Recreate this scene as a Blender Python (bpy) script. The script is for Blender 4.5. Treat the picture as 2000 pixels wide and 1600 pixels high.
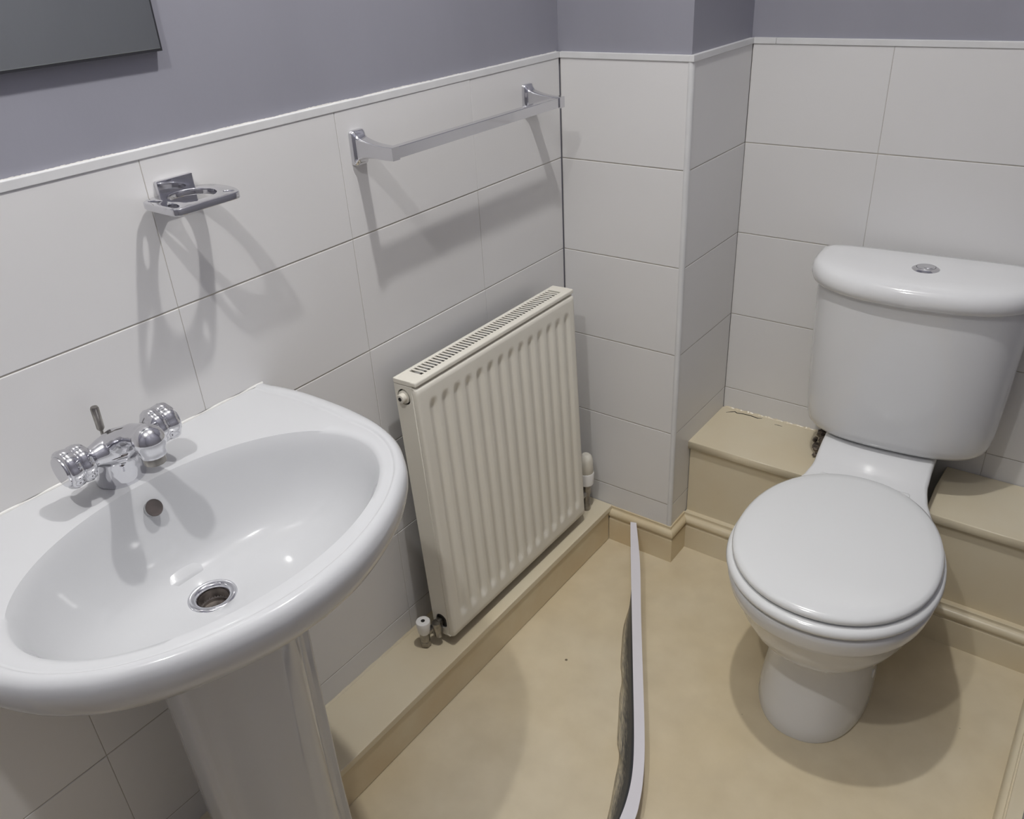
import bpy, bmesh, math, random
from mathutils import Vector, Matrix
random.seed(7)
PI = math.pi
S = bpy.context.scene
COL = S.collection
for o in list(bpy.data.objects):
    bpy.data.objects.remove(o)

# ------------------------------------------------------------------ camera
YAW, PITCH, ROLL = 0.6659, -0.5142, -0.0612
fwd = Vector((-math.sin(YAW)*math.cos(PITCH), math.cos(YAW)*math.cos(PITCH), math.sin(PITCH)))
rt = fwd.cross(Vector((0, 0, 1))).normalized()
up = rt.cross(fwd)
cr, sr = math.cos(ROLL), math.sin(ROLL)
rt, up = cr*rt + sr*up, -sr*rt + cr*up
cam = bpy.data.cameras.new('camera')
cam.sensor_width = 36.0
cam.lens = 36.0*1627.2/2000.0
cam.clip_start = 0.01
cam_o = bpy.data.objects.new('camera', cam)
m = Matrix((rt, up, -fwd)).transposed().to_4x4()
m.translation = Vector((1.0068, -1.5055, 1.3731))
cam_o.matrix_world = m
COL.objects.link(cam_o)
S.camera = cam_o

# ------------------------------------------------------------------ world, lights, exposure
w = bpy.data.worlds.new('world')
S.world = w
w.use_nodes = True
w.node_tree.nodes['Background'].inputs[0].default_value = (0.8, 0.82, 0.9, 1)
w.node_tree.nodes['Background'].inputs[1].default_value = 0.02
S.view_settings.view_transform = 'Standard'
S.view_settings.look = 'None'
S.view_settings.gamma = 1
S.view_settings.use_curve_mapping = False
S.view_settings.exposure = 0.0
CEIL = 2.44
LAMP_Z = 2.285
LIGHTS = [(0.52, -0.66), (0.55, -1.56)]   # two bare spot bulbs hung a hand below the white ceiling

def ceiling_lamp(x, y, glow, beam):
    """a reflector bulb: most of its light leaves in a downward beam, the rest spills all round"""
    for kind, power in (('POINT', glow), ('SPOT', beam)):
        l = bpy.data.lights.new('ceiling_bulb_and_fill_light', kind)
        l.energy = power
        l.color = (1.0, 0.985, 0.965)
        l.shadow_soft_size = 0.024
        if kind == 'SPOT':
            l.spot_size = math.radians(112)
            l.spot_blend = 1.0
        o = bpy.data.objects.new('ceiling_bulb_and_fill_light', l)
        o.location = (x, y, LAMP_Z)
        COL.objects.link(o)
for (x, y), gl, bm_ in zip(LIGHTS, (12.5, 12), (30, 26)):
    ceiling_lamp(x, y, gl, bm_)

# ------------------------------------------------------------------ materials
def srgb(r, g, b):
    f = lambda c: (c/255/12.92) if c/255 <= 0.04045 else ((c/255+0.055)/1.055)**2.4
    return (f(r), f(g), f(b), 1)

def mat(name, col, rough=0.4, metal=0.0, var=0.0, vscale=6.0, bump=0.0, bscale=60.0, col2=None, spec=0.5, stretch=(1, 1, 1), trans=0.0, detail=4.0, coat=0.0):
    mt = bpy.data.materials.new(name)
    mt.use_nodes = True
    nt = mt.node_tree
    b = nt.nodes['Principled BSDF']
    b.inputs['Base Color'].default_value = col
    b.inputs['Roughness'].default_value = rough
    b.inputs['Metallic'].default_value = metal
    b.inputs['Specular IOR Level'].default_value = spec
    b.inputs['Coat Weight'].default_value = coat
    if trans:
        b.inputs['Transmission Weight'].default_value = trans
    tc = nt.nodes.new('ShaderNodeTexCoord')
    mp = nt.nodes.new('ShaderNodeMapping')
    mp.inputs['Scale'].default_value = stretch
    nt.links.new(tc.outputs['Object'], mp.inputs['Vector'])
    if var or col2:
        n = nt.nodes.new('ShaderNodeTexNoise')
        n.inputs['Scale'].default_value = vscale
        n.inputs['Detail'].default_value = detail
        nt.links.new(mp.outputs[0], n.inputs['Vector'])
        r = nt.nodes.new('ShaderNodeValToRGB')
        r.color_ramp.elements[0].position = 0.35
        r.color_ramp.elements[1].position = 0.68
        c2 = col2 or tuple(c*(1-var) for c in col[:3])+(1,)
        r.color_ramp.elements[0].color = col
        r.color_ramp.elements[1].color = c2
        nt.links.new(n.outputs['Fac'], r.inputs[0])
        nt.links.new(r.outputs[0], b.inputs['Base Color'])
    if bump:
        n2 = nt.nodes.new('ShaderNodeTexNoise')
        n2.inputs['Scale'].default_value = bscale
        n2.inputs['Detail'].default_value = 3
        nt.links.new(mp.outputs[0], n2.inputs['Vector'])
        bp = nt.nodes.new('ShaderNodeBump')
        bp.inputs['Strength'].default_value = bump
        bp.inputs['Distance'].default_value = 0.002
        nt.links.new(n2.outputs['Fac'], bp.inputs['Height'])
        nt.links.new(bp.outputs[0], b.inputs['Normal'])
    return mt

M_TILE = mat('white_tile_glaze', (0.72, 0.712, 0.705, 1), 0.33, var=0.02, vscale=3, bump=0.06, bscale=14)
M_GROUT = mat('grout', (0.46, 0.43, 0.38, 1), 0.9, var=0.2, vscale=25)
M_PAINT = mat('lavender_grey_paint', (0.30, 0.30, 0.345, 1), 0.5, var=0.07, vscale=5, bump=0.12, bscale=90, stretch=(1, 1, 0.35))
M_TRIM = mat('white_trim_plastic', (0.70, 0.70, 0.70, 1), 0.3, var=0.06, vscale=20)
M_CEIL = mat('ceiling_white', (0.82, 0.82, 0.82, 1), 0.8, var=0.02, vscale=4)
M_CERAMIC = mat('white_ceramic', (0.56, 0.566, 0.578, 1), 0.07, var=0.01, vscale=3)
M_PAN = mat('toilet_ceramic', (0.76, 0.765, 0.77, 1), 0.07, var=0.01, vscale=3)
M_SEAT = mat('white_seat_plastic', (0.76, 0.77, 0.77, 1), 0.16, var=0.01, vscale=3)
M_CHROME = mat('chrome', (0.72, 0.72, 0.75, 1), 0.07, 1.0, var=0.03, vscale=8)
M_OLDCHROME = mat('worn_chrome', (0.42, 0.40, 0.37, 1), 0.28, 1.0, var=0.4, vscale=70)
M_RAD = mat('radiator_cream_enamel', (0.78, 0.75, 0.665, 1), 0.32, var=0.03, vscale=4)
M_RADDARK = mat('radiator_inside_shade', (0.09, 0.085, 0.075, 1), 0.8, var=0.3, vscale=20)  # near-black colour paints in the shade inside the radiator
M_CREAM = mat('cream_gloss_paint', (0.70, 0.63, 0.475, 1), 0.3, col2=(0.67, 0.58, 0.41, 1), vscale=5, bump=0.08, bscale=40)
M_CREAM2 = mat('yellowed_gloss_paint', (0.69, 0.60, 0.42, 1), 0.3, col2=(0.64, 0.52, 0.33, 1), vscale=9, bump=0.08, bscale=40)
M_DARK = mat('hole_shade_and_crack', (0.02, 0.018, 0.016, 1), 0.9, var=0.2, vscale=30)  # near-black colour for cracks and for the painted shade of small holes
M_DEBRIS = mat('dark_crumbled_filler', (0.05, 0.04, 0.035, 1), 0.9, col2=(0.30, 0.25, 0.20, 1), vscale=90, bump=0.8, bscale=150)
M_MIRROR = mat('mirror_glass', (0.55, 0.58, 0.56, 1), 0.02, 1.0, var=0.02, vscale=3)
M_BLACKEDGE = mat('mirror_edge', (0.03, 0.03, 0.035, 1), 0.3, var=0.1, vscale=20)
M_CAP = mat('white_valve_plastic', (0.80, 0.79, 0.77, 1), 0.35, var=0.02, vscale=20)
M_TRV = mat('cream_valve_plastic', (0.72, 0.69, 0.61, 1), 0.4, var=0.03, vscale=20)
M_STRIP = mat('white_strip_vinyl', (0.72, 0.70, 0.74, 1), 0.45, var=0.03, vscale=12)
M_SEAL = mat('white_sealant', (0.74, 0.73, 0.70, 1), 0.45, var=0.12, vscale=60)
M_LAMP = mat('downlight_metal', (0.8, 0.8, 0.8, 1), 0.3, 1.0, var=0.02)

def floor_mat():
    mt = bpy.data.materials.new('cream_vinyl_floor')
    mt.use_nodes = True
    nt = mt.node_tree
    N, Lk = nt.nodes, nt.links
    b = N['Principled BSDF']
    b.inputs['Roughness'].default_value = 0.38
    tc = N.new('ShaderNodeTexCoord')
    n1 = N.new('ShaderNodeTexNoise'); n1.inputs['Scale'].default_value = 2.2; n1.inputs['Detail'].default_value = 5
    n2 = N.new('ShaderNodeTexNoise'); n2.inputs['Scale'].default_value = 14; n2.inputs['Detail'].default_value = 6
    vo = N.new('ShaderNodeTexVoronoi'); vo.inputs['Scale'].default_value = 11
    for n in (n1, n2, vo):
        Lk.new(tc.outputs['Object'], n.inputs['Vector'])
    r1 = N.new('ShaderNodeValToRGB')
    r1.color_ramp.elements[0].position = 0.36; r1.color_ramp.elements[0].color = (0.70, 0.62, 0.46, 1)
    r1.color_ramp.elements[1].position = 0.66; r1.color_ramp.elements[1].color = (0.67, 0.565, 0.375, 1)
    r2 = N.new('ShaderNodeValToRGB')
    r2.color_ramp.elements[0].position = 0.3; r2.color_ramp.elements[0].color = (0.90, 0.89, 0.87, 1)
    r2.color_ramp.elements[1].position = 0.7; r2.color_ramp.elements[1].color = (1, 1, 1, 1)
    Lk.new(n1.outputs['Fac'], r1.inputs[0]); Lk.new(n2.outputs['Fac'], r2.inputs[0])
    mx = N.new('ShaderNodeMix'); mx.data_type = 'RGBA'; mx.blend_type = 'MULTIPLY'; mx.inputs[0].default_value = 1
    Lk.new(r1.outputs[0], mx.inputs[6]); Lk.new(r2.outputs[0], mx.inputs[7])
    # few small dark specks of dirt
    r3 = N.new('ShaderNodeValToRGB')
    r3.color_ramp.elements[0].position = 0.03; r3.color_ramp.elements[0].color = (1, 1, 1, 1)
    r3.color_ramp.elements[1].position = 0.045; r3.color_ramp.elements[1].color = (0, 0, 0, 1)
    Lk.new(vo.outputs['Distance'], r3.inputs[0])
    cut = N.new('ShaderNodeMath'); cut.operation = 'GREATER_THAN'; cut.inputs[1].default_value = 0.35
    sep = N.new('ShaderNodeSeparateColor')
    Lk.new(vo.outputs['Color'], sep.inputs[0]); Lk.new(sep.outputs[0], cut.inputs[0])
    mul = N.new('ShaderNodeMath'); mul.operation = 'MULTIPLY'
    Lk.new(r3.outputs[0], mul.inputs[0]); Lk.new(cut.outputs[0], mul.inputs[1])
    mx2 = N.new('ShaderNodeMix'); mx2.data_type = 'RGBA'
    Lk.new(mul.outputs[0], mx2.inputs[0]); Lk.new(mx.outputs[2], mx2.inputs[6]); mx2.inputs[7].default_value = (0.13, 0.10, 0.06, 1)
    Lk.new(mx2.outputs[2], b.inputs['Base Color'])
    bp = N.new('ShaderNodeBump'); bp.inputs['Strength'].default_value = 0.12; bp.inputs['Distance'].default_value = 0.004
    n4 = N.new('ShaderNodeTexNoise'); n4.inputs['Scale'].default_value = 5
    Lk.new(tc.outputs['Object'], n4.inputs['Vector']); Lk.new(n4.outputs['Fac'], bp.inputs['Height']); Lk.new(bp.outputs[0], b.inputs['Normal'])
    return mt
M_FLOOR = floor_mat()

def smear_mat():
    """dried grey-black adhesive dragged along a cream backing; u runs across the flap, v along it"""
    mt = bpy.data.materials.new('adhesive_smear')
    mt.use_nodes = True
    nt = mt.node_tree
    N, Lk = nt.nodes, nt.links
    b = N['Principled BSDF']; b.inputs['Roughness'].default_value = 0.45
    tc = N.new('ShaderNodeTexCoord')
    mp = N.new('ShaderNodeMapping'); mp.inputs['Scale'].default_value = (9, 26, 1)
    n = N.new('ShaderNodeTexNoise'); n.inputs['Scale'].default_value = 1.0; n.inputs['Detail'].default_value = 5
    Lk.new(tc.outputs['UV'], mp.inputs[0]); Lk.new(mp.outputs[0], n.inputs['Vector'])
    mp2 = N.new('ShaderNodeMapping'); mp2.inputs['Scale'].default_value = (26, 7, 1)
    n2 = N.new('ShaderNodeTexNoise'); n2.inputs['Scale'].default_value = 1.0; n2.inputs['Detail'].default_value = 5
    Lk.new(tc.outputs['UV'], mp2.inputs[0]); Lk.new(mp2.outputs[0], n2.inputs['Vector'])
    sx = N.new('ShaderNodeSeparateXYZ'); Lk.new(tc.outputs['UV'], sx.inputs[0])
    a = N.new('ShaderNodeMath'); a.operation = 'MULTIPLY_ADD'; a.inputs[1].default_value = -0.62; a.inputs[2].default_value = 0.52
    Lk.new(sx.outputs[0], a.inputs[0])
    s = N.new('ShaderNodeMath'); s.operation = 'ADD'; Lk.new(a.outputs[0], s.inputs[0])
    h = N.new('ShaderNodeMath'); h.operation = 'MULTIPLY'; h.inputs[1].default_value = 0.45; Lk.new(n.outputs['Fac'], h.inputs[0])
    h2 = N.new('ShaderNodeMath'); h2.operation = 'MULTIPLY_ADD'; h2.inputs[1].default_value = 0.5; Lk.new(n2.outputs['Fac'], h2.inputs[0]); Lk.new(h.outputs[0], h2.inputs[2])
    Lk.new(h2.outputs[0], s.inputs[1])
    r = N.new('ShaderNodeValToRGB')
    e = r.color_ramp.elements
    e[0].position = 0.38; e[0].color = (0.56, 0.49, 0.35, 1)
    e[1].position = 0.74; e[1].color = (0.035, 0.04, 0.05, 1)
    x = e.new(0.56); x.color = (0.24, 0.22, 0.18, 1)
    Lk.new(s.outputs[0], r.inputs[0]); Lk.new(r.outputs[0], b.inputs['Base Color'])
    return mt
M_SMEAR = smear_mat()

# ------------------------------------------------------------------ mesh helpers
def link_mesh(name, verts, faces, material, parent=None, smooth=False):
    me = bpy.data.meshes.new(name)
    me.from_pydata([tuple(v) for v in verts], [], faces)
    me.update()
    if smooth:
        me.polygons.foreach_set('use_smooth', [True]*len(me.polygons))
    if material:
        me.materials.append(material)
    o = bpy.data.objects.new(name, me)
    COL.objects.link(o)
    if parent:
        o.parent = parent
    return o

def link_bm(name, bm, material, parent=None, smooth=False, angle=None):
    bmesh.ops.recalc_face_normals(bm, faces=bm.faces)
    me = bpy.data.meshes.new(name)
    bm.to_mesh(me); bm.free()
    if smooth:
        me.polygons.foreach_set('use_smooth', [True]*len(me.polygons))
    if material:
        me.materials.append(material)
    if smooth and angle:
        me.set_sharp_from_angle(angle=math.radians(angle))
    o = bpy.data.objects.new(name, me)
    COL.objects.link(o)
    if parent:
        o.parent = parent
    return o

def add_box(bm, lo, hi, bevel=0.0, seg=2):
    g = bmesh.ops.create_cube(bm, size=1)
    vs = g['verts']
    for v in vs:
        v.co = Vector([(lo[i]+hi[i])/2 + v.co[i]*(hi[i]-lo[i]) for i in range(3)])
    if bevel:
        es = list({e for v in vs for e in v.link_edges})
        bmesh.ops.bevel(bm, geom=es, offset=bevel, segments=seg, profile=0.5, affect='EDGES')
    return vs

def add_loft(bm, rings, cap0=True, cap1=True, closed=True):
    R = [[bm.verts.new(p) for p in ring] for ring in rings]
    n = len(R[0])
    for i in range(len(R)-1):
        for j in range(n if closed else n-1):
            k = (j+1) % n
            bm.faces.new((R[i][j], R[i][k], R[i+1][k], R[i+1][j]))
    if cap0:
        bm.faces.new(R[0][::-1])
    if cap1:
        bm.faces.new(R[-1])
    return R

def add_lathe(bm, prof, origin, axis, n=32, cap0=True, cap1=True, lobes=0, amp=0.0):
    a = Vector(axis).normalized()
    t = Vector((0, 0, 1)) if abs(a.z) < 0.9 else Vector((1, 0, 0))
    u = a.cross(t).normalized(); v = a.cross(u)
    rings = []
    for d, r in prof:
        ring = []
        for i in range(n):
            th = 2*PI*i/n
            rr = r*(1+amp*abs(math.cos(lobes*th/2))) if lobes else r
            ring.append(Vector(origin)+a*d+(u*math.cos(th)+v*math.sin(th))*rr)
        rings.append(ring)
    return add_loft(bm, rings, cap0, cap1)

def flat_shape(outlines, thick, bevel=0.0, res=2):
    """flat plate in the xy plane from closed outlines (holes inside the first), as a bmesh"""
    cu = bpy.data.curves.new('outline', 'CURVE')
    cu.dimensions = '2D'; cu.fill_mode = 'BOTH'
    cu.extrude = thick/2-bevel; cu.bevel_depth = bevel; cu.bevel_resolution = res
    for ol in outlines:
        sp = cu.splines.new('POLY'); sp.points.add(len(ol)-1); sp.use_cyclic_u = True
        for p, q in zip(sp.points, ol):
            p.co = (q[0], q[1], 0, 1)
    o = bpy.data.objects.new('outline', cu); COL.objects.link(o)
    dg = bpy.context.evaluated_depsgraph_get()
    me = bpy.data.meshes.new_from_object(o.evaluated_get(dg))
    bm = bmesh.new(); bm.from_mesh(me)
    bpy.data.objects.remove(o); bpy.data.curves.remove(cu); bpy.data.meshes.remove(me)
    bmesh.ops.remove_doubles(bm, verts=bm.verts, dist=1e-6)
    return bm

def catmull(pts, n, closed=False):
    out = []
    m_ = len(pts)
    segs = m_ if closed else m_-1
    for i in range(segs):
        g = lambda k: Vector(pts[k % m_]) if closed else Vector(pts[max(0, min(m_-1, k))])
        p0, p1, p2, p3 = g(i-1), g(i), g(i+1), g(i+2)
        for s in range(n):
            t = s/n
            out.append(0.5*((2*p1)+(-p0+p2)*t+(2*p0-5*p1+4*p2-p3)*t*t+(-p0+3*p1-3*p2+p3)*t**3))
    if not closed:
        out.append(Vector(pts[-1]))
    return out

def thing(name, label, cat, loc=(0, 0, 0), rotz=0.0, group=None):
    o = bpy.data.objects.new(name, None)
    COL.objects.link(o)
    o.location = loc; o.rotation_euler = (0, 0, rotz)
    o.empty_display_size = 0.05
    o['label'] = label; o['category'] = cat
    if group:
        o['group'] = group
    return o

def tag(o, label, cat, group=None):
    o['label'] = label; o['category'] = cat
    if group:
        o['group'] = group
    return o

def struct(o, label=None):
    o['kind'] = 'structure'
    if label:
        o['label'] = label
    return o

# ------------------------------------------------------------------ room shell
A, B = 0.2932, 0.2769          # corner boxing: width and depth
XR, YF = 1.112, -2.30          # right wall, wall behind the camera
ZT = 1.16                      # top of the tiling
TT = 0.006                     # tile thickness

bm = bmesh.new(); add_box(bm, (-0.1, YF-0.1, -0.05), (XR+0.1, B+0.1, 0))
struct(link_bm('floor', bm, M_FLOOR), 'worn cream vinyl floor with yellowed patches')
bm = bmesh.new(); add_box(bm, (-0.1, YF-0.1, CEIL), (XR+0.1, B+0.1, CEIL+0.05))
struct(link_bm('ceiling', bm, M_CEIL), 'white ceiling above the grey walls')

def wall(name, lo, hi, label):
    """painted wall with a thin bed of grout up to the tile line"""
    bm = bmesh.new(); add_box(bm, lo, hi)
    return struct(link_bm(name, bm, M_PAINT), label)
wl = wall('wall_left', (-0.1, YF, 0), (-TT, B, CEIL), 'lavender grey painted wall with white tiles below, behind the washbasin')
wb = wall('wall_back', (A-0.05, B+TT, 0), (XR+0.1, B+0.1, CEIL), 'lavender grey painted wall with white tiles below, behind the cistern')
wc = wall('wall_corner', (-TT, TT, 0), (A-TT, B+TT, CEIL), 'boxed-out corner pier, painted grey above white tiles')
wr = wall('wall_right', (XR, YF, 0), (XR+0.1, B, CEIL), 'plain grey wall past the toilet')
wf = wall('wall_front', (-0.1, YF-0.1, 0), (XR+0.1, YF, CEIL), 'plain grey wall opposite the toilet')

def grout(parent, lo, hi):
    bm = bmesh.new(); add_box(bm, lo, hi)
    link_bm('grout_bed', bm, M_GROUT, parent)
G = TT-0.0008
grout(wl, (-TT-0.001, YF, 0), (-TT+G, -0.0015, ZT-0.002))
grout(wc, (0.0015, TT-G, 0), (A-TT+G, TT+0.001, ZT-0.002))
grout(wc, (A-TT-0.001, TT-G, 0), (A-TT+G, B, ZT-0.002))
grout(wb, (A, B+TT-G, 0), (XR, B+TT+0.001, ZT-0.002))

TILE_CACHE = {}
def tile(parent, origin, uax, nax, wd, ht):
    """one glazed tile, its lower left corner at origin, running wd along uax and ht up, face towards nax"""
    key = (round(wd, 4), round(ht, 4), tuple(uax), tuple(nax))
    U, Nn, Z = Vector(uax), Vector(nax), Vector((0, 0, 1))
    if key not in TILE_CACHE:
        g = 0.00025; gz = 0.0008
        rings = []
        for ins, d in ((g, -TT+0.0005), (g, -0.0011), (g+0.0004, -0.0003), (g+0.0012, 0)):
            rings.append([U*ins+Z*(ins+gz-g)+Nn*d, U*(wd-ins)+Z*(ins+gz-g)+Nn*d, U*(wd-ins)+Z*(ht-ins-gz+g)+Nn*d, U*ins+Z*(ht-ins-gz+g)+Nn*d])
        bm = bmesh.new(); add_loft(bm, rings, cap0=False)
        bmesh.ops.recalc_face_normals(bm, faces=bm.faces)
        if bm.faces[-1:] and max(bm.faces, key=lambda f: f.calc_area()).normal.dot(Nn) < 0:
            bmesh.ops.reverse_faces(bm, faces=bm.faces)
        me = bpy.data.meshes.new('tile'); bm.to_mesh(me); bm.free()
        me.materials.append(M_TILE)
        TILE_CACHE[key] = me
    o = bpy.data.objects.new('tile', TILE_CACHE[key])
    o.location = Vector(origin)
    # hand-set: each tile sits a hair out of true, which breaks up reflections
    ax = U
    o.rotation_euler = (Matrix.Rotation(random.uniform(-.0012, .0012), 3, ax) @ Matrix.Rotation(random.uniform(-.0012, .0012), 3, 'Z')).to_euler()
    COL.objects.link(o); o.parent = parent

ROWS = []
z = ZT
for h in (0.199, 0.2, 0.2, 0.2, 0.2, 0.161):
    ROWS.append((z-h, h)); z -= h
LW_J = [0, -0.2869, -0.6141, -0.9413, -1.236, -1.563, -1.890, -2.217]
for z0, h in ROWS:
    for y1, y0 in zip(LW_J[:-1], LW_J[1:]):
        tile(wl, (0, y0, z0), (0, 1, 0), (1, 0, 0), y1-y0-(0.0016 if y1 == 0 else 0), h)
    tile(wc, (0.0016, 0, z0), (1, 0, 0), (0, -1, 0), A-0.006, h)
    tile(wc, (A, 0.005, z0), (0, 1, 0), (1, 0, 0), B-0.005, h)
    if z0 > 0.25 or True:
        for x0, x1 in ((A, 0.5700), (0.5700, 0.8866), (0.8866, XR)):
            tile(wb, (x0, B, z0), (1, 0, 0), (0, -1, 0), x1-x0, h)

# white edging strips along the top of the tiles and down the corner
def trim(name, lo, hi, label, bev=0.0008):
    bm = bmesh.new(); add_box(bm, lo, hi, bev, 2)
    return struct(link_bm(name, bm, M_TRIM), label)
trim('trim_1', (-TT-0.001, YF, ZT-0.001), (0.0014, 0.0, ZT+0.0105), 'white edging strip along the tile top behind the washbasin')
trim('trim_2', (0.0016, -0.0021, ZT-0.001), (A-0.0068, TT+0.001, ZT+0.0104), 'white edging strip along the tile top on the front of the corner pier')
trim('trim_3', (A-TT-0.001, -0.0025, ZT-0.001), (A+0.0025, B, ZT+0.0105), 'white edging strip along the tile top on the side of the corner pier')
trim('trim_4', (A, B-0.0025, ZT-0.001), (0.3415, B+TT+0.001, ZT+0.0105), 'short white edging strip in the back corner above the ledge')
trim('trim_5', (0.342, B-0.0025, ZT-0.001), (XR, B+TT+0.001, ZT+0.0105), 'white edging strip along the tile top behind the cistern')
bm = bmesh.new()
add_lathe(bm, [(0.10, 0.0068), (ZT-0.1, 0.0068)][:1]+[(1.159, 0.0068)], (A-0.0052, 0.0052, 0), (0, 0, 1), 24)
struct(link_bm('trim_6', bm, M_TRIM, smooth=True, angle=40), 'rounded white corner strip down the tiled pier')
# paint feathered in over the top edge: ragged white filler line on the left wall
bm = bmesh.new()
ys = [-1.4+i*0.002 for i in range(700)]
lo_, hi_ = [], []
for i, y in enumerate(ys):
    hgt = 0.0003+0.0012*abs(math.sin(i*0.037)*math.sin(i*0.0091+1))+random.uniform(0, 0.0008)
    lo_.append(Vector((-TT+0.0006, y, ZT+0.0095))); hi_.append(Vector((-TT+0.0003, y, ZT+0.0105+hgt)))
add_loft(bm, [lo_, hi_], False, False, closed=False)
link_bm('filler_line', bm, M_SEAL, wl)

# skirting: flat board with a torus bead on top
def skirting(name, p0, p1, nrm, label, e0=0.0, e1=0.0, material=M_CREAM2):
    """p0 to p1 along the wall foot, nrm out of the wall; e0/e1 lengthen the outer side for mitres"""
    prof = [(0, 0), (0.012, 0), (0.012, 0.062), (0.0115, 0.066), (0.0085, 0.067), (0.0085, 0.069)]
    for i in range(9):
        t = -PI/2*0.75+PI*0.86*i/8
        prof.append((0.004+0.0105*math.cos(t), 0.081+0.0115*math.sin(t)))
    prof += [(0.0035, 0.0945), (0.0035, 0.1), (0, 0.1)]
    P0, P1, Nn = Vector(p0), Vector(p1), Vector(nrm)
    D = (P1-P0).normalized()
    bm = bmesh.new()
    rings = [[P0-D*e0*d+Nn*d+Vector((0, 0, zz)) for d, zz in prof], [P1+D*e1*d+Nn*d+Vector((0, 0, zz)) for d, zz in prof]]
    add_loft(bm, rings)
    return struct(link_bm(name, bm, material, smooth=True, angle=25), label)
LY = 0.075                      # face of the ledge front behind the skirting
skirting('baseboard_corner', (0.128, 0, 0), (A, 0, 0), (0, -1, 0), 'cream skirting with a bead on the front of the corner pier', 0, 1)
skirting('baseboard_corner_side', (A, 0, 0), (A, LY, 0), (1, 0, 0), 'short cream skirting return on the side of the corner pier', 1, -1)
skirting('baseboard_ledge', (A, LY, 0), (1.074, LY, 0), (0, -1, 0), 'cream skirting with a bead under the ledge behind the toilet', -1, 0, M_CREAM)
skirting('baseboard_right', (XR-0.02, LY-0.012, 0), (XR-0.02, YF, 0), (-1, 0, 0), 'cream skirting along the wall past the toilet', 0, 0, M_CREAM)
bm = bmesh.new(); add_box(bm, (XR-0.021, YF, 0), (XR, 0.09, 0.112))
struct(link_bm('trim_7', bm, M_CREAM), 'cream backing batten behind the skirting past the toilet')

# ------------------------------------------------------------------ boxed pipe run under the radiator
t = thing('pipe_boxing', 'low cream painted wooden boxing along the tiled wall under the radiator', 'boxing', (0.06, -0.8, 0))
bm = bmesh.new(); add_box(bm, (0.001-0.06, YF+0.8, 0.088), (0.1315-0.06, -0.0015+0.8, 0.1035), 0.0015, 2)
link_bm('top_board', bm, M_CREAM, t)
bm = bmesh.new(); add_box(bm, (0.112-0.06, YF+0.8, 0.0012), (0.128-0.06, -0.0135+0.8, 0.0885), 0.0008, 1)
link_bm('front_board', bm, M_CREAM2, t)
# torn caulk bead where the boxing meets the tiles
bm = bmesh.new()
ring = []
for i in range(120):
    y = -1.5+1.49*i/119
    r = 0.0022+0.0014*random.random()
    ring.append([Vector((0.0002, y+0.8, 0.1035+r*1.3)), Vector((r*1.0, y+0.8, 0.1035+r*0.6)), Vector((r*1.6, y+0.8, 0.1037)), Vector((0.0002, y+0.8, 0.1035))])
for q in ring:
    for v in q:
        v.x -= 0.06
add_loft(bm, ring)
link_bm('caulk_bead', bm, M_CREAM, t)

# ------------------------------------------------------------------ ledge behind the toilet
t = thing('toilet_ledge', 'cream painted wooden ledge boxed in below the cistern', 'ledge', (0.68, 0.18, 0))
LT = 0.305
def jag(x0, y0, x1, y1, n, amp):
    return [(x0+(x1-x0)*i/n+(random.uniform(-amp, amp) if 0 < i < n else 0), y0+(y1-y0)*i/n) for i in range(n+1)]
left = [(A+0.001, 0.0785), (0.578, 0.0785), (0.578, 0.12)]+[(0.575, 0.15)]+jag(0.560, 0.185, 0.548, B-0.003, 12, 0.005)[0:]+[(A+0.001, B-0.003)]
bm = flat_shape([[(x-0.68, y-0.18) for x, y in left]], 0.02, 0.0015, 1)
bmesh.ops.translate(bm, verts=bm.verts, vec=(0, 0, LT-0.01))
link_bm('top_board', bm, M_CREAM, t)
right = [(0.8235, 0.0785), (1.09, 0.0785), (1.09, B-0.003), (0.822, B-0.003), (0.819, 0.18)]
bm = flat_shape([[(x-0.68, y-0.18) for x, y in right]], 0.02, 0.0015, 1)
bmesh.ops.translate(bm, verts=bm.verts, vec=(0, 0, LT-0.01))
link_bm('top_board', bm, M_CREAM, t)
strip = [(0.579, 0.0785), (0.615, 0.0785), (0.615, 0.16), (0.589, 0.155), (0.579, 0.13)]
bm = flat_shape([[(x-0.68, y-0.18) for x, y in strip]], 0.02, 0.001, 1)
bmesh.ops.translate(bm, verts=bm.verts, vec=(0, 0, LT-0.0105))
link_bm('infill_strip', bm, M_CREAM, t)
for x0, x1 in ((A+0.0015, 0.655), (0.80, 1.09)):
    bm = bmesh.new(); add_box(bm, (x0-0.68, 0.088-0.18, 0.0), (x1-0.68, 0.100-0.18, LT-0.0205))
    link_bm('front_panel', bm, M_CREAM, t)
bm = bmesh.new(); add_box(bm, (A+0.002-0.68, LY-0.18, 0.0), (1.074-0.68, 0.088-0.18, 0.098))
link_bm('skirting_batten', bm, M_CREAM, t)
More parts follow.
